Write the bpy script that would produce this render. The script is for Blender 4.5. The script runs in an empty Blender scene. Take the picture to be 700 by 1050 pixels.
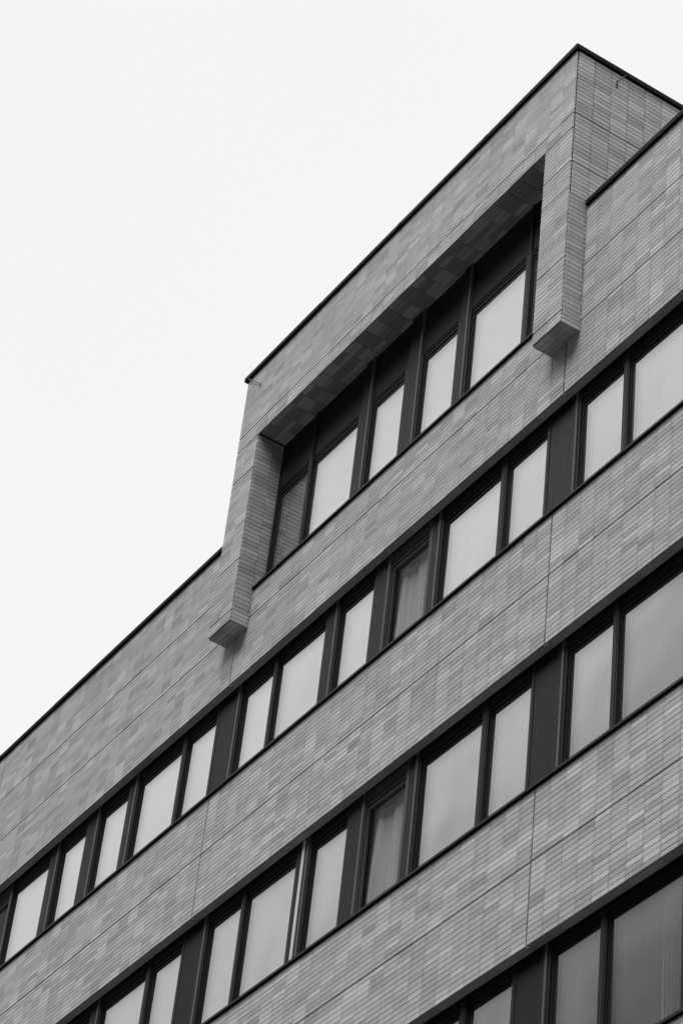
import bpy, bmesh, math, random
from mathutils import Matrix, Vector

random.seed(7)
scene = bpy.context.scene
C = scene.collection

# ------------------------------------------------------------------ camera
cam = bpy.data.cameras.new('camera')
cam_o = bpy.data.objects.new('camera', cam)
C.objects.link(cam_o)
cam.sensor_fit = 'VERTICAL'
cam.sensor_height = 36.0
cam.sensor_width = 24.0
cam.lens = 2837.9 / 1050.0 * 36.0
cam.clip_start = 0.1
cam.clip_end = 3000
Rv = Vector((0.54424547, 0.83346776, 0.09554246))
Uv = Vector((0.49433336, -0.41062284, 0.76617453))
Fv = Vector((-0.67781369, 0.3697572, 0.63549054))
M = Matrix((Rv, Uv, -Fv)).transposed().to_4x4()
M.translation = Vector((0.0, -13.0, 1.6))
cam_o.matrix_world = M
scene.camera = cam_o

# ------------------------------------------------------------------ sky (overcast, monochrome)
SUN_EL, SUN_AZ = math.radians(58), math.radians(167)   # azimuth clockwise from +Y
w = bpy.data.worlds.new('World')
scene.world = w
w.use_nodes = True
nt = w.node_tree
nt.nodes.clear()
def wn(t, **k):
    n = nt.nodes.new(t)
    for a, b in k.items():
        setattr(n, a, b)
    return n
out = wn('ShaderNodeOutputWorld')
bg = wn('ShaderNodeBackground')
sky = wn('ShaderNodeTexSky', sky_type='NISHITA', sun_disc=False)
sky.sun_elevation = SUN_EL
sky.sun_rotation = SUN_AZ
sky.dust_density = 4
bw = wn('ShaderNodeRGBToBW')
tc = wn('ShaderNodeTexCoord')
sp = wn('ShaderNodeSeparateXYZ')
nt.links.new(tc.outputs['Generated'], sp.inputs[0])
nt.links.new(sky.outputs[0], bw.inputs[0])
def wmath(op, a, b=None, clamp=False):
    n = wn('ShaderNodeMath', operation=op, use_clamp=clamp)
    for i, v in enumerate((a, b)):
        if v is None: continue
        if isinstance(v, (int, float)): n.inputs[i].default_value = v
        else: nt.links.new(v, n.inputs[i])
    return n.outputs[0]
# cloud deck: bright overhead and beyond the building, an unseen low dark bank added behind to darken the glass reflections
u = wmath('ADD', wmath('MULTIPLY', sp.outputs['Y'], -1.0), wmath('MULTIPLY', sp.outputs['Z'], -0.5))
ramp = wn('ShaderNodeValToRGB')
cr = ramp.color_ramp
cr.interpolation = 'EASE'
nt.links.new(wmath('ADD', wmath('MULTIPLY', u, 0.5), 0.5), ramp.inputs[0])
# position = 0.5 + u/2
stops = [(0.0, .915), (0.5, .90), (0.535, .92), (0.575, .70), (0.60, .42), (0.62, .26), (0.638, .12), (0.656, .03), (1.0, .03)]
while len(cr.elements) < len(stops): cr.elements.new(0.5)
for e, (p, v) in zip(cr.elements, stops):
    e.position = p
    e.color = (v, v, v, 1)
# extra bright upper sky on the unseen street side, added to light the facade
zen = wmath('MINIMUM', wmath('MULTIPLY', wmath('SUBTRACT', sp.outputs['Z'], 0.72, True), 9.0), 1.0)
zen = wmath('MULTIPLY', zen, wmath('MULTIPLY', wmath('SUBTRACT', wmath('MULTIPLY', sp.outputs['Y'], -1.0), -0.05), 4.0, True))
zen = wmath('MULTIPLY', zen, 2.0)
nz = wn('ShaderNodeTexNoise')
nz.inputs['Scale'].default_value = 2.2
nz.inputs['Detail'].default_value = 2.0
nt.links.new(tc.outputs['Generated'], nz.inputs['Vector'])
soft = wmath('ADD', wmath('MULTIPLY', wmath('SUBTRACT', nz.outputs[0], 0.5), 0.05), 1.0)
cloud = wmath('MULTIPLY', wmath('ADD', ramp.outputs[0], zen), soft)
total = wmath('ADD', wmath('MULTIPLY', cloud, 10.0), wmath('MULTIPLY', bw.outputs[0], 0.03))
comb = wn('ShaderNodeCombineColor')
for i in range(3): nt.links.new(total, comb.inputs[i])
nt.links.new(comb.outputs[0], bg.inputs['Color'])
bg.inputs['Strength'].default_value = 0.1
nt.links.new(bg.outputs[0], out.inputs[0])

sun = bpy.data.lights.new('sun', 'SUN')
sun.energy = 2.65
sun.angle = math.radians(32)
so = bpy.data.objects.new('sun', sun)
C.objects.link(so)
dirv = Vector((math.sin(SUN_AZ) * math.cos(SUN_EL), math.cos(SUN_AZ) * math.cos(SUN_EL), math.sin(SUN_EL)))
so.rotation_euler = dirv.to_track_quat('Z', 'Y').to_euler()
so.location = (0, -20, 60)

vs = scene.view_settings
vs.view_transform = 'Standard'
vs.look = 'None'
vs.exposure = 0.0
vs.gamma = 1.0

# ------------------------------------------------------------------ materials
def mat(name):
    m = bpy.data.materials.new(name)
    m.use_nodes = True
    n = m.node_tree
    return m, n, n.nodes['Principled BSDF']

def grey(v): return (v, v, v, 1)

def tile_material(name, lo, hi, rough=0.5):
    m, n, b = mat(name)
    at = n.nodes.new('ShaderNodeAttribute'); at.attribute_name = 'tone'
    tcn = n.nodes.new('ShaderNodeTexCoord')
    no = n.nodes.new('ShaderNodeTexNoise'); no.inputs['Scale'].default_value = 1.1; no.inputs['Detail'].default_value = 5
    n.links.new(tcn.outputs['Object'], no.inputs['Vector'])
    fi = n.nodes.new('ShaderNodeTexNoise'); fi.inputs['Scale'].default_value = 60; fi.inputs['Detail'].default_value = 3
    n.links.new(tcn.outputs['Object'], fi.inputs['Vector'])
    # rain streaks: noise stretched along the vertical
    mp = n.nodes.new('ShaderNodeMapping'); mp.inputs['Scale'].default_value = (9, 9, .5)
    n.links.new(tcn.outputs['Object'], mp.inputs[0])
    st = n.nodes.new('ShaderNodeTexNoise'); st.inputs['Scale'].default_value = 1; st.inputs['Detail'].default_value = 3
    n.links.new(mp.outputs[0], st.inputs['Vector'])
    def mth(op, a, bb, c=None):
        k = n.nodes.new('ShaderNodeMath'); k.operation = op
        for i, v in enumerate((a, bb, c)):
            if v is None: continue
            if isinstance(v, (int, float)): k.inputs[i].default_value = v
            else: n.links.new(v, k.inputs[i])
        return k.outputs[0]
    t = mth('ADD', at.outputs['Fac'], mth('MULTIPLY', mth('SUBTRACT', no.outputs[0], .5), .35))
    t = mth('ADD', t, mth('MULTIPLY', mth('SUBTRACT', fi.outputs[0], .5), .22))
    t = mth('ADD', t, mth('MULTIPLY', mth('SUBTRACT', st.outputs[0], .5), .42))
    mr = n.nodes.new('ShaderNodeMapRange')
    mr.inputs['To Min'].default_value = lo; mr.inputs['To Max'].default_value = hi
    n.links.new(t, mr.inputs[0])
    n.links.new(mr.outputs[0], b.inputs['Base Color'])
    b.inputs['Roughness'].default_value = rough
    b.inputs['Specular IOR Level'].default_value = 0.25
    bp = n.nodes.new('ShaderNodeBump'); bp.inputs['Strength'].default_value = .25; bp.inputs['Distance'].default_value = .002
    n.links.new(fi.outputs[0], bp.inputs['Height'])
    n.links.new(bp.outputs[0], b.inputs['Normal'])
    return m

def metal(name, v, rough=.45, met=0.0, var=.25, spec=.3):
    m, n, b = mat(name)
    tcn = n.nodes.new('ShaderNodeTexCoord')
    no = n.nodes.new('ShaderNodeTexNoise'); no.inputs['Scale'].default_value = 3; no.inputs['Detail'].default_value = 4
    mp = n.nodes.new('ShaderNodeMapping'); mp.inputs['Scale'].default_value = (4, 4, .6)
    n.links.new(tcn.outputs['Object'], mp.inputs[0]); n.links.new(mp.outputs[0], no.inputs['Vector'])
    mr = n.nodes.new('ShaderNodeMapRange')
    mr.inputs['To Min'].default_value = v * (1 - var); mr.inputs['To Max'].default_value = v * (1 + var)
    n.links.new(no.outputs[0], mr.inputs[0]); n.links.new(mr.outputs[0], b.inputs['Base Color'])
    mr2 = n.nodes.new('ShaderNodeMapRange')
    mr2.inputs['To Min'].default_value = rough - .08; mr2.inputs['To Max'].default_value = rough + .12
    n.links.new(no.outputs[0], mr2.inputs[0]); n.links.new(mr2.outputs[0], b.inputs['Roughness'])
    b.inputs['Metallic'].default_value = met
    b.inputs['Specular IOR Level'].default_value = spec
    return m

TILE = tile_material('ceramic_tile', .30, .57)
MORTAR = metal('tile_backing', .035, .9)
COPE = metal('dark_flashing', .006, .6, 0, .25, .08)
SILL = metal('sill_flashing', .014, .5)
FRAME = metal('anthracite_frame', .012, .42, 0, .25, .25)
LIGHTFRAME = metal('grey_frame', .07, .4)
POST = metal('post_cladding', .009, .5, 0, .25, .25)
FIN = metal('fin_trim', .085, .4)
RIB = metal('ribbed_metal', .008, .5, 0, .25, .2)
SPAN = metal('spandrel_sheet', .008, .5, 0, .25, .2)
PALE = metal('pale_trim', .6, .5, 0, .05)
WALLM = metal('rendered_wall', .012, .9)
ROOFM = metal('roof_membrane', .10, .9)
INNER = metal('room_interior', .16, .9)
GASK = metal('black_gasket', .012, .6)
WIRE = metal('wire', .05, .5)

def cloth(name, v):
    m, n, b = mat(name)
    tcn = n.nodes.new('ShaderNodeTexCoord')
    wv = n.nodes.new('ShaderNodeTexNoise')
    mp = n.nodes.new('ShaderNodeMapping'); mp.inputs['Scale'].default_value = (14, 14, .15)
    n.links.new(tcn.outputs['Object'], mp.inputs[0]); n.links.new(mp.outputs[0], wv.inputs['Vector'])
    wv.inputs['Scale'].default_value = 1
    mr = n.nodes.new('ShaderNodeMapRange')
    mr.inputs['From Min'].default_value = .35; mr.inputs['From Max'].default_value = .65
    mr.inputs['To Min'].default_value = v * .78; mr.inputs['To Max'].default_value = v
    n.links.new(wv.outputs[0], mr.inputs[0]); n.links.new(mr.outputs[0], b.inputs['Base Color'])
    b.inputs['Roughness'].default_value = .9
    return m
BLIND = cloth('white_blind', .82)
CURTAIN = cloth('grey_curtain', .62)

def glass(name, refl, tint=.85):
    m, n, b = mat(name)
    n.nodes.remove(b)
    o = n.nodes['Material Output']
    g = n.nodes.new('ShaderNodeBsdfGlossy'); g.inputs['Roughness'].default_value = 0.0; g.inputs['Color'].default_value = grey(.96)
    t = n.nodes.new('ShaderNodeBsdfTransparent'); t.inputs['Color'].default_value = grey(tint)
    mx = n.nodes.new('ShaderNodeMixShader')
    lw = n.nodes.new('ShaderNodeLayerWeight'); lw.inputs['Blend'].default_value = .35
    mr = n.nodes.new('ShaderNodeMapRange'); mr.inputs['To Min'].default_value = refl; mr.inputs['To Max'].default_value = min(1, refl + (.25 if refl > .1 else .06))
    n.links.new(lw.outputs['Fresnel'], mr.inputs[0])
    n.links.new(mr.outputs[0], mx.inputs[0])
    n.links.new(t.outputs[0], mx.inputs[1]); n.links.new(g.outputs[0], mx.inputs[2])
    tcn = n.nodes.new('ShaderNodeTexCoord')
    no = n.nodes.new('ShaderNodeTexNoise'); no.inputs['Scale'].default_value = 1.6; no.inputs['Detail'].default_value = 0
    n.links.new(tcn.outputs['Object'], no.inputs['Vector'])
    bp = n.nodes.new('ShaderNodeBump'); bp.inputs['Strength'].default_value = .6; bp.inputs['Distance'].default_value = .004
    n.links.new(no.outputs[0], bp.inputs['Height']); n.links.new(bp.outputs[0], g.inputs['Normal'])
    n.links.new(mx.outputs[0], o.inputs[0])
    return m
COATED = glass('coated_glass', .44, .9)
CLEAR = glass('clear_glass', .0, .85)

# ground
GM, gn, gb = mat('asphalt')
_t = gn.nodes.new('ShaderNodeTexCoord'); _n = gn.nodes.new('ShaderNodeTexNoise'); _n.inputs['Scale'].default_value = 40
gn.links.new(_t.outputs['Object'], _n.inputs['Vector'])
_m = gn.nodes.new('ShaderNodeMapRange'); _m.inputs['To Min'].default_value = .03; _m.inputs['To Max'].default_value = .055
gn.links.new(_n.outputs[0], _m.inputs[0]); gn.links.new(_m.outputs[0], gb.inputs['Base Color'])
gb.inputs['Roughness'].default_value = .9
PM = metal('paving', .06, .85)

# ------------------------------------------------------------------ mesh helpers
class MB:
    def __init__(s): s.v = []; s.f = []
    def quad(s, a, b, c, d):
        i = len(s.v); s.v += [tuple(a), tuple(b), tuple(c), tuple(d)]; s.f.append((i, i+1, i+2, i+3))
    def box(s, x0, x1, y0, y1, z0, z1):
        i = len(s.v)
        s.v += [(x0,y0,z0),(x1,y0,z0),(x1,y1,z0),(x0,y1,z0),(x0,y0,z1),(x1,y0,z1),(x1,y1,z1),(x0,y1,z1)]
        s.f += [(i,i+3,i+2,i+1),(i+4,i+5,i+6,i+7),(i,i+1,i+5,i+4),(i+1,i+2,i+6,i+5),(i+2,i+3,i+7,i+6),(i+3,i,i+4,i+7)]
    def prism_x(s, prof, x0, x1):
        """profile of (y,z) points, counter-clockwise seen from +x, swept along x"""
        i = len(s.v); k = len(prof)
        s.v += [(x0, y, z) for y, z in prof] + [(x1, y, z) for y, z in prof]
        s.f.append(tuple(i + j for j in reversed(range(k)))); s.f.append(tuple(i + k + j for j in range(k)))
        for j in range(k):
            a, b = j, (j + 1) % k
            s.f.append((i + a, i + b, i + k + b, i + k + a))
    def build(s, name, m, parent=None, bevel=0):
        me = bpy.data.meshes.new(name); me.from_pydata(s.v, [], s.f); me.update()
        me.materials.append(m)
        o = bpy.data.objects.new(name, me); C.objects.link(o)
        if parent: o.parent = parent
        if bevel:
            md = o.modifiers.new('bevel', 'BEVEL'); md.width = bevel; md.segments = 2; md.limit_method = 'ANGLE'
        return o

T_U, T_V = .26, .0693
def edges(a, b, n):
    return [a + (b - a) * i / n for i in range(n + 1)]

def tiles(name, O, U, V, N, us, vs, parent, gu=.0072, gv=.0068, jag=None, depth=.02, rng=random, choices=(.20, .34, .42, .48, .52, .56, .64, .84), run=2.2, margin=.012, m=None):
    """stack-bonded ceramic tiles on the plane O + u U + v V, facing N; one mesh with a per-tile tone"""
    O, U, V, N = map(Vector, (O, U, V, N))
    vts, fcs, tone, mi = [], [], [], []
    # backing bed
    def P(u_, v_, d): return O + U * u_ + V * v_ - N * d
    b = [P(us[0] + margin, vs[0] + margin, depth * .75), P(us[-1] - margin, vs[0] + margin, depth * .75),
         P(us[-1] - margin, vs[-1] - margin, depth * .75), P(us[0] + margin, vs[-1] - margin, depth * .75)]
    flip = U.cross(V).dot(N) < 0
    if flip: b.reverse()
    vts += b; fcs.append((0, 1, 2, 3)); tone.append(0.0); mi.append(1)
    for c in range(len(us) - 1):
        left = 0; t = .5; shift = 0
        jrun = 0; js = 0
        for r in range(len(vs) - 1):
            if left <= 0:
                left = rng.choice((1, 1, 1, 1, 2, 2)) if run > 1 else 1
                t = rng.choice(choices) + rng.uniform(-.06, .06)
            left -= 1
            tt = t + rng.uniform(-.12, .12)
            u0 = us[c]; u1 = us[c + 1]
            if jag:
                s_ = jag[((r + 1) // 2) % len(jag)]
                if c > 0: u0 += s_
                if c < len(us) - 2: u1 += s_
            a0 = u0 + (margin if c == 0 else gu / 2); a1 = u1 - (margin if c == len(us) - 2 else gu / 2)
            z0 = vs[r] + (margin if r == 0 else gv / 2); z1 = vs[r + 1] - (margin if r == len(vs) - 2 else gv / 2)
            e = rng.uniform(-.0009, .0009); f_ = rng.uniform(-.0009, .0009); g0 = rng.uniform(0, .0012)
            i = len(vts)
            ch = .0014
            q = [P(a0 + ch, z0 + ch, g0 + e), P(a1 - ch, z0 + ch, g0 + f_), P(a1 - ch, z1 - ch, g0 - e), P(a0 + ch, z1 - ch, g0 - f_),
                 P(a0, z0, g0 + ch + .0006), P(a1, z0, g0 + ch + .0006), P(a1, z1, g0 + ch + .0006), P(a0, z1, g0 + ch + .0006),
                 P(a0, z0, depth), P(a1, z0, depth), P(a1, z1, depth), P(a0, z1, depth)]
            vts += q
            F = [(0,1,2,3)]
            for k in range(4):
                k2 = (k + 1) % 4
                F.append((k + 4, k2 + 4, k2, k)); F.append((k + 8, k2 + 8, k2 + 4, k + 4))
            for ff in F:
                ff = tuple(i + x for x in ff)
                fcs.append(ff[::-1] if flip else ff); tone.append(tt); mi.append(0)
    me = bpy.data.meshes.new(name); me.from_pydata([tuple(p) for p in vts], [], fcs); me.update()
    me.materials.append(m or TILE); me.materials.append(MORTAR)
    me.polygons.foreach_set('material_index', mi)
    at = me.attributes.new('tone', 'FLOAT', 'FACE'); at.data.foreach_set('value', tone)
    o = bpy.data.objects.new(name, me); C.objects.link(o); o.parent = parent
    return o

def copy_tree(o, parent, dz):
    c = o.copy(); C.objects.link(c); c.parent = parent
    c.location.z += dz
    for ch in list(o.children):
        k = ch.copy(); C.objects.link(k); k.parent = c
    return c

# ------------------------------------------------------------------ ground
mb = MB(); mb.quad((-900, -900, 0), (900, -900, 0), (900, 900, 0), (-900, 900, 0))
g = mb.build('ground', GM); g['kind'] = 'structure'
mb = MB(); mb.box(-60, 20, -3.2, -.05, .004, .13)
pv = mb.build('pavement', PM); pv['kind'] = 'structure'

# ------------------------------------------------------------------ the building
B = bpy.data.objects.new('office_building', None); C.objects.link(B)
B['label'] = 'grey tiled office block with dark ribbon windows and a projecting frame on its top storey'
B['category'] = 'building'

J0, PER = -19.10, 7.245
XR = J0 + PER          # right end of the modelled front
JS = [J0 - 3 * PER, J0 - 2 * PER, J0 - PER, J0, XR]   # vertical movement joints
X_L, X_R = JS[0], JS[-1]
XB, XN = (1, 0, 0), (0, -1, 0)
ZV = (0, 0, 1)

# levels (sill top, joint, head)
LV = {1: dict(s=24.015, j=23.52, h=22.573, ns=7, nh=14),
      2: dict(s=20.906, j=20.019, h=19.085, ns=13, nh=14),
      3: dict(s=17.316, j=16.411, h=15.442, ns=13, nh=14),
      4: dict(s=13.72, j=12.81, h=11.84, ns=13, nh=14)}
FA = .030        # sill fascia height
# frame (projecting surround) extents
oL, iL, iR, oR = -26.555, -25.975, -19.328, -18.763
P_, FT, OT, CT = .275, 23.35, 26.586, 27.980
PZL = 25.322
PZ = 25.380      # underside of the parapet coping

def front(name, x0, x1, z0, z1, nr, label=None, n=None):
    n = n or max(1, round((x1 - x0) / T_U))
    return tiles(name, (0, 0, 0), XB, ZV, XN, edges(x0, x1, n), edges(z0, z1, nr), B)

for bnd in (2, 3, 4):
    L = LV[bnd]
    for a, b in zip(JS[:-1], JS[1:]):
        front('cladding_panel', a, b, L['j'], L['s'] - FA, L['ns'])
        front('cladding_panel', a, b, L['h'], L['j'], L['nh'])
# lower storeys, below the picture
for k in range(4):
    for a, b in zip(JS[:-1], JS[1:]):
        front('cladding_panel', a, b, .16 + k * 2.92, .16 + (k + 1) * 2.92, 42)
# top band + parapet, joints a little further right up here
JU = [j + (.07 if j > X_L and j < X_R else 0) for j in JS]
PJ = [23.52, 24.400, PZ]
for k, (a, b) in enumerate(zip(JU[:-1], JU[1:])):
    front('cladding_panel', a, b, LV[1]['h'], 23.52, 14)
for (a, b) in ((JU[0], JU[1]), (JU[1], -26.50)):
    front('cladding_panel', a, b, 23.52, 24.40, 13)
    front('cladding_panel', a, b, 24.40, PZL, 13)
for (a, b) in ((-18.80, JU[4]),):
    front('cladding_panel', a, b, 23.52, 24.40, 13)
    front('cladding_panel', a, b, 24.40, PZ, 14)
front('cladding_panel', -26.045, -19.26, 23.52, 24.015 - FA, 7)   # below the framed window

# masonry behind the bands, slabs, back of the house
core = MB()
BK = 11.0
core.box(X_L, X_R, .021, .30, LV[2]['h'] + .030, LV[2]['s'] - .05)
core.box(X_L, X_R, .021, .30, LV[3]['h'] + .030, LV[3]['s'] - .05)
core.box(X_L, X_R, .021, .30, LV[4]['h'] + .030, LV[4]['s'] - .05)
core.box(X_L, X_R, .021, .30, LV[1]['h'] + .030, 23.96)
core.box(X_L, -26.2, .021, .30, 23.96, 25.34)
core.box(-19.2, X_R, .021, .30, 23.96, 25.40)
core.box(X_L, X_R, .021, BK, 0, 11.86)
for z in (11.9, 15.5, 19.14, 22.63): core.box(X_L + .1, X_R - .1, .30, BK - .3, z, z + .28)
core.box(X_L, X_L + .25, .301, BK - .3, 11.87, 25.38)
core.box(X_R - .25, X_R, .301, BK - .3, 11.87, 25.38)
core.box(X_L, X_R, BK - .299, BK, 11.87, 25.38)
core.build('wall', WALLM, B)
ri = MB()
for z0, z1 in ((12.2, 15.48), (15.8, 19.12), (19.44, 22.61), (22.93, 26.5)):
    ri.box(X_L + .26, X_R - .26, 4.6, 4.7, z0, z1)
ri.build('interior_partition', INNER, B)
rf = MB()
rf.box(X_L + .3, X_R - .3, .31, BK - .31, 24.75, 24.95)
rf.build('roof', ROOFM, B)
# lower storeys (below the picture): tiled to the pavement

# sills and window heads (tiled soffits)
def sill(z, x0, x1):
    """folded flashing: drip edge proud of the tiles, sloping back to the frames"""
    m_ = MB()
    m_.prism_x([(-.030, z - FA), (-.026, z - FA), (-.026, z - .006), (.13, z + .022), (.13, z + .026), (-.030, z)][::-1], x0, x1)
    m_.prism_x([(-.0255, z - FA + .012), (.018, z - FA + .012), (.018, z - .003), (-.0255, z - .0075)][::-1], x0, x1)
    m_.prism_x([(.0185, z - .05), (.13, z - .05), (.13, z + .0205), (.0185, z - .002)][::-1], x0, x1)
    return m_.build('window_sill', SILL, B)
def head(z, x0, x1):
    n = round((x1 - x0) / (T_U * 2))
    o = tiles('window_head', (0, 0, z), XB, (0, 1, 0), (0, 0, -1), edges(x0, x1, n), [.021, .110], B, gu=.005, gv=.004, margin=.004)
    return o
for bnd in (2, 3, 4):
    for a, b in zip(JS[:-1], JS[1:]):
        sill(LV[bnd]['s'], a + .004, b - .004)
for bnd in (1, 2, 3, 4):
    js = JU if bnd == 1 else JS
    for a, b in zip(js[:-1], js[1:]): head(LV[bnd]['h'], a, b)
sill(24.015, -26.045, -19.30)

# ------------------------------------------------------------------ windows
GL = .170      # glass plane
GLASSES = [(.31, 1.03), (1.16, 2.25), (2.63, 3.34), (3.80, 4.53), (4.87, 5.98), (6.13, 6.87)]

def ring(m_, x0, x1, z0, z1, wl, wr, wt, wb, y0, y1):
    m_.box(x0 - wl, x0, y0, y1, z0 - wb, z1 + wt)
    m_.box(x1, x1 + wr, y0, y1, z0 - wb, z1 + wt)
    m_.box(x0, x1, y0 + .0005, y1, z1, z1 + wt)
    m_.box(x0, x1, y0 + .0005, y1, z0 - wb, z0)

def window(x0, x1, zb, zt, ztop, wl=.085, wr=.055, open_=False, seed=0, empty=False):
    rr = random.Random(seed)
    fm = LIGHTFRAME if open_ else FRAME
    m_ = MB()
    yo = .126
    # outer frame, sash, glazing bead: three steps back towards the glass
    L_, R_ = x0 - wl, x1 + wr
    top = ztop
    m_.box(L_, L_ + wl * .38, yo, .21, zb - .03, top)                       # outer stile, left
    m_.box(x1, R_, yo, .21, zb - .03, top)                                  # outer stile, right
    m_.box(L_ + wl * .38, x1, yo + .012, .21, zt + .105, top)               # head box
    m_.box(L_ + wl * .38, x1, yo + .004, .21, zb - .03, zb + .018)
    sx0, sx1 = L_ + wl * .38 + .004, x1 - .001
    m_.box(sx0, sx0 + wl * .30, yo + .022, .20, zb + .019, zt + .10)
    m_.box(sx0 + wl * .30 + .0, x0, yo + .036, .195, zb + .019, zt + .055)
    m_.box(sx0 + wl * .30, sx1, yo + .024, .20, zt + .056, zt + .10)
    m_.box(x0, sx1, yo + .038, .195, zt, zt + .055)
    o = m_.build('window', fm, B)
    p = MB()
    ty = rr.uniform(-.003, .003); tx = rr.uniform(-.003, .003)
    i0, i1 = x0 - .012, x1 + .012; z0, z1 = zb - .0, zt + .012
    p.v = [(i0, GL - tx - ty, z0), (i1, GL + tx - ty, z0), (i1, GL + tx + ty, z1), (i0, GL - tx + ty, z1)]
    p.v += [(x_, y_ + .022, z_) for x_, y_, z_ in p.v]
    p.f = [(0, 1, 2, 3), (7, 6, 5, 4), (0, 4, 5, 1), (1, 5, 6, 2), (2, 6, 7, 3), (3, 7, 4, 0)]
    p.build('pane', CLEAR if open_ else COATED, o)
    c = MB()
    if empty: return o
    if open_:
        n = 90; yb = .285
        xa, xb = x0 - .12, x1 + .2
        za, zc = zb - .1, zt + .0
        rows = 8
        for r in range(rows + 1):
            fz = r / rows
            for k in range(n + 1):
                f = k / n
                x = xa + (xb - xa) * f
                sk = (1 - fz) * .10
                d = .020 * math.sin(f * 22 + sk * 40 + .8 * math.sin(f * 9)) + .008 * math.sin(f * 47 + 2 + sk * 60)
                c.v.append((x + sk * .35 * math.sin(f * 5), yb + d * (1.15 - .3 * fz), za + (zc - za) * fz))
        for r in range(rows):
            for k in range(n):
                q = r * (n + 1) + k
                c.f.append((q, q + 1, q + n + 2, q + n + 1))
        oc = c.build('curtain', CURTAIN, o)
        for pf in oc.data.polygons: pf.use_smooth = True
    else:
        n = 60; yb = .225
        xa, xb = x0 - .05, x1 + .05
        ph = rr.uniform(0, 6)
        fold = [rr.uniform(.05, .95) for _ in range(rr.choice((2, 3, 3)))]
        ys = []
        for k in range(n + 1):
            f = k / n
            d = .004 * math.sin(f * 11 + ph)
            for q in fold: d += .019 * math.exp(-((f - q) / .022) ** 2)
            ys.append((xa + (xb - xa) * f, yb - d))
        zz = (zb - .05, zt + .09)
        for z in zz:
            for x, y in ys: c.v.append((x, y, z))
        for k in range(n): c.f.append((k, k + 1, k + n + 2, k + n + 1))
        oc = c.build('blind', BLIND, o)
        for pf in oc.data.polygons: pf.use_smooth = True
    return o

def post(x0, x1, z0, z1, fin=True):
    """cladding between two windows: flat cover, shadow groove, bright fin"""
    if x1 - x0 < .07:
        m_ = MB(); m_.box(x0, x1, .122, .21, z0, z1); return m_.build('mullion', POST, B)
    m_ = MB()
    f = .048 if fin else 0
    g_ = .020 if fin else 0
    m_.box(x0, x1 - f - g_, .122, .21, z0, z1)
    m_.box(x1 - f - g_, x1, .150, .21, z0, z1)
    o = m_.build('post', POST, B)
    if fin:
        k = MB(); k.box(x1 - f, x1 - .010, .1125, .1495, z0, z1 - .002)
        k.build('trim_strip', FIN, o)
    return o

def ribbed(x0, x1, z0, z1):
    m_ = MB(); n = 9; w_ = (x1 - x0) / n
    m_.box(x0, x1, .140, .21, z0, z1)
    for k in range(n):
        a = x0 + k * w_
        i = len(m_.v)
        m_.v += [(a + .003, .1395, z0), (a + .012, .128, z0), (a + w_ - .014, .128, z0), (a + w_ - .004, .1395, z0),
                 (a + .003, .1395, z1), (a + .012, .128, z1), (a + w_ - .014, .128, z1), (a + w_ - .004, .1395, z1)]
        m_.f += [(i, i+1, i+5, i+4), (i+1, i+2, i+6, i+5), (i+2, i+3, i+7, i+6), (i+3, i+2, i+1, i), (i+4, i+5, i+6, i+7)]
    return m_.build('ribbed_panel', RIB, B)

def row(zs, zh, zt, off, bays, skip=lambda x: False, lo=-1e9, hi=1e9, opens=(3,), seed=0, spandrel=False, pale=None):
    zb = zs + .02
    for bi in bays:
        J = J0 + bi * PER + off
        prev_end = J - PER + 6.87
        for k, (a, b) in enumerate(GLASSES):
            x0, x1 = J + a, J + b
            wl = .055 if k == 1 or k == 5 else .095
            wr = .055
            # filler between the previous right stile and this left stile
            fa = (J - PER + GLASSES[-1][1] if k == 0 else J + GLASSES[k - 1][1]) + .056
            fb = x0 - wl - .001
            if k == 0:
                if fa > lo - .4 and fb < hi:
                    pa = max(fa, lo)
                    if fb - .17 > pa + .1: ribbed(pa, fb - .125, zs, zh)
                    post(max(fb - .124, lo), fb, zs, zh) if fb > lo else None
            elif fb > lo and fa < hi and fb - fa > .008:
                o = post(max(fa, lo), min(fb, hi), zs, zh, fin=fb - fa > .12)
                if pale == (bi, k):
                    q = MB(); q.box(fa + .075, fa + .132, .1125, .1215, zs + .03, zh - .03)
                    q.build('cable_duct', PALE, o)
            if x1 + wr < lo + .1 or x0 - wl > hi - .1: continue
            wl2 = min(wl, x0 - lo - .002) if x0 - wl < lo else wl
            op = k in opens and bi >= -1 and not spandrel
            top = zh
            if (seed, bi, k) == (4, -2, 0): op = True
            if op: x0 -= .07; wl = .06
            if spandrel: top = zt + .135
            window(x0, x1, zb, zt, top, wl2, wr, op, seed * 100 + bi * 10 + k, (seed, bi, k) == (4, -2, 0))
            if spandrel:
                s = MB(); s.box(x0 - wl2, x1 + wr, .150, .21, zt + .138, zh)
                s.box(x0 - wl2, x1 + wr, .128, .1495, zt + .138, zt + .150)
                s.build('spandrel_sheet', SPAN, B)

bays = (-3, -2, -1, 0)
row(20.906, 22.597, 22.335, 0.0, bays, opens=(3,), seed=4)
row(17.316, 19.109, 18.865, 0.0, bays, opens=(3,), seed=3, pale=(-1, 2))
row(13.72, 15.466, 15.275, 0.0, bays, opens=(3,), seed=2)
row(24.015, 26.60, 25.60, .185, (-1, 0), lo=-25.974, hi=-19.32, seed=5, spandrel=True)

# ------------------------------------------------------------------ projecting frame
S = MB()
D_ = .021
BKF = 6.0
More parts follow.
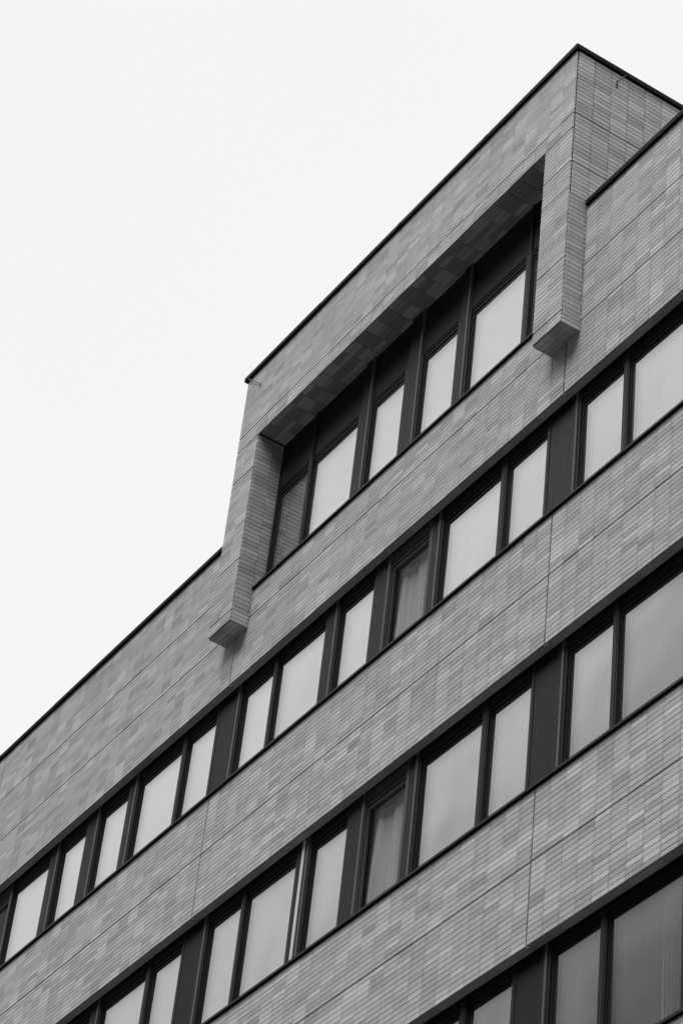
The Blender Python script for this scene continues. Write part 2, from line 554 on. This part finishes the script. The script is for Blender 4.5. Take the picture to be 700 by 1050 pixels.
# beam, legs and the block behind them
S.box(oL + D_, oR - D_, -P_ + D_, .30, OT + D_, CT + .02)
S.box(oL + D_, iL - D_, -P_ + D_, .30, FT + D_, OT + D_ - .001)
S.box(iR + D_, oR - D_, -P_ + D_, .30, FT + D_, OT + D_ - .001)
S.box(oL + D_, oR - D_, .301, BKF, 26.62, CT + .02)
S.box(oR - .30, oR - D_, .301, BKF, 24.9, 26.619)
S.box(oL + D_, oL + .30, .301, BKF, 24.9, 26.619)
surround = S.build('window_surround', WALLM, B)

rows_top = edges(26.85, CT, 16)
def ft(x0, x1, z0, z1, nr, nc=None, jag=None):
    nc = nc or max(1, round((x1 - x0) / T_U))
    return tiles('cladding_panel', (0, -P_, 0), XB, ZV, XN, edges(x0, x1, nc), edges(z0, z1, nr), surround, jag=jag)
ft(oL, oR, 26.85, CT, 16, 30)
ft(oL, oR, OT, 26.85, 4, 30)
JG = (-.022, .022)
for (a, b) in ((oL, iL), (iR, oR)):
    ft(a, b, 26.0, OT, 8, 2, JG)
    ft(a, b, 24.395, 26.0, 23, 2, JG)
    ft(a, b, 23.53, 24.395, 12, 2, JG)
    ft(a, b, FT, 23.53, 3, 2, JG)
# sides (facing +x): right outer side and the jamb of the left leg
def side(x, y0, y1, z0, z1, nr, nc, sgn=1, jag=None):
    ys = edges(y0, y1, nc)
    return tiles('cladding_panel', (x, 0, 0), (0, 1, 0), ZV, (sgn, 0, 0), ys, edges(z0, z1, nr), surround, jag=jag, margin=.005)
e0 = -P_ + D_ + .001
for (z0, z1, nr) in ((26.85, CT, 16), (26.0, 26.85, 12), (25.45, 26.0, 8)):
    tiles('cladding_panel', (oR, 0, 0), (0, 1, 0), ZV, (1, 0, 0), [e0] + [(.002 + .258 * k) for k in range(0, 24)], edges(z0, z1, nr), surround, gv=.0095, margin=.012)
for (z0, z1, nr) in ((24.395, 25.45, 15), (23.53, 24.395, 12), (FT, 23.53, 3)):
    tiles('cladding_panel', (oR, 0, 0), (0, 1, 0), ZV, (1, 0, 0), [e0, -.030, -.001], edges(z0, z1, nr), surround, jag=(0, .018), gv=.0095, margin=.003)
for (z0, z1, nr) in ((25.94, OT, 9), (24.395, 25.94, 22), (24.045, 24.395, 5)):
    tiles('cladding_panel', (iL, 0, 0), (0, 1, 0), ZV, (1, 0, 0), [e0, -.02, .150], edges(z0, z1, nr), surround, jag=(0, .02), gv=.008, margin=.003)
for (z0, z1, nr) in ((23.53, 24.045, 7), (FT, 23.53, 3)):
    tiles('cladding_panel', (iL, 0, 0), (0, 1, 0), ZV, (1, 0, 0), [e0, -.035, -.001], edges(z0, z1, nr), surround, jag=(0, .012), gv=.008, margin=.003)
# faces towards -x
for (z0, z1, nr) in ((25.94, OT, 9), (24.395, 25.94, 22), (24.045, 24.395, 5)):
    tiles('cladding_panel', (iR, 0, 0), (0, 1, 0), ZV, (-1, 0, 0), [e0, -.02, .150], edges(z0, z1, nr), surround, margin=.003)
for (z0, z1, nr) in ((23.53, 24.045, 7), (FT, 23.53, 3)):
    tiles('cladding_panel', (iR, 0, 0), (0, 1, 0), ZV, (-1, 0, 0), [e0, -.001], edges(z0, z1, nr), surround, margin=.003)
for (z0, z1, nr) in ((26.85, CT, 16), (26.0, 26.85, 12), (25.45, 26.0, 8)):
    tiles('cladding_panel', (oL, 0, 0), (0, 1, 0), ZV, (-1, 0, 0), [e0] + [(.002 + .258 * k) for k in range(0, 24)], edges(z0, z1, nr), surround, gv=.0095, margin=.012)
for (z0, z1, nr) in ((24.395, 25.45, 15), (23.53, 24.395, 12), (FT, 23.53, 3)):
    tiles('cladding_panel', (oL, 0, 0), (0, 1, 0), ZV, (-1, 0, 0), [e0, -.001], edges(z0, z1, nr), surround, margin=.003)
# soffit of the beam and undersides of the two feet
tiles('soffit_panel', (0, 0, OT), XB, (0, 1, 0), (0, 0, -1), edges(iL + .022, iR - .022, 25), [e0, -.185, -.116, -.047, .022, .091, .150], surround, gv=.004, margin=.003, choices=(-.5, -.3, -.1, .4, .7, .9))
for (a, b) in ((oL, iL), (iR, oR)):
    tiles('soffit_panel', (0, 0, FT), XB, (0, 1, 0), (0, 0, -1), edges(a + .022, b - .022, 2), [e0, -.185, -.116, -.047, -.002], surround, gv=.005, margin=.003)

# ------------------------------------------------------------------ copings
def coping(name, x0, x1, z0, z1, yf, yb, parent, seg=3.0, slope=.03):
    m_ = MB()
    n = max(1, round((x1 - x0) / seg))
    xs = edges(x0, x1, n)
    for a, b in zip(xs[:-1], xs[1:]):
        dz = random.uniform(-.0025, .0025); dy = random.uniform(-.003, .003)
        m_.prism_x([(yf + dy, z0 + dz), (yb, z0 + .004 + dz), (yb, z1 - slope + dz), (yf + dy, z1 + dz)], a + .002, b - .002)
    for a in xs[1:-1]:   # cover straps over the butt joints
        m_.prism_x([(yf - .004, z0 - .003), (yb, z0 - .002), (yb, z1 - slope - .004), (yf - .004, z1 - .004)], a - .03, a + .03)
    return m_.build(name, COPE, parent)
coping('coping', X_L - .03, -26.54, PZL, 25.386, -.035, .36, B, 1.9)
coping('coping', -18.758, X_R + .03, PZ, 25.452, -.035, .36, B, 2.4)
coping('coping', oL - .055, oR + .035, CT, 28.052, -P_ - .035, .16, surround, 2.0, 0)
m_ = MB(); m_.box(oR - .32, oR + .034, .161, BKF, CT + .001, 28.052); m_.build('coping', COPE, surround)
m_ = MB(); m_.box(oL - .054, oL + .32, .161, BKF, CT + .001, 28.052); m_.build('coping', COPE, surround)
m_ = MB(); m_.box(oL + .33, oR - .33, .17, BKF, 27.99, 28.02); m_.build('roof', ROOFM, surround)

# ------------------------------------------------------------------ lightning conductor ends under the coping
def wire(name, pts, r, parent, m=WIRE):
    cu = bpy.data.curves.new(name, 'CURVE'); cu.dimensions = '3D'; cu.bevel_depth = r; cu.bevel_resolution = 2
    s = cu.splines.new('POLY'); s.points.add(len(pts) - 1)
    for p, q in zip(s.points, pts): p.co = (*q, 1)
    tmp = bpy.data.objects.new(name, cu)
    dg = bpy.context.evaluated_depsgraph_get()
    C.objects.link(tmp); dg.update()
    me = bpy.data.meshes.new_from_object(tmp.evaluated_get(bpy.context.evaluated_depsgraph_get()))
    C.objects.unlink(tmp); bpy.data.objects.remove(tmp)
    me.name = name
    me.materials.clear(); me.materials.append(m)
    o = bpy.data.objects.new(name, me); C.objects.link(o); o.parent = parent
    return o
wire('lightning_rod', [(oR + .030, .44, 27.97), (oR + .03, .36, 27.84), (oR + .012, .335, 27.80)], .007, surround, LIGHTFRAME)
wire('lightning_rod', [(oR + .014, .335, 27.81), (oR + .012, .335, 27.70)], .010, surround, GASK)
wire('lightning_rod', [(-26.50, -P_ - .028, 27.97), (-26.22, -P_ - .022, 27.72), (-26.12, -P_ - .012, 27.63), (-26.16, -P_ - .012, 27.59)], .006, surround, LIGHTFRAME)

# ------------------------------------------------------------------ render defaults
scene.render.engine = 'CYCLES'
scene.cycles.max_bounces = 8
scene.cycles.transparent_max_bounces = 12
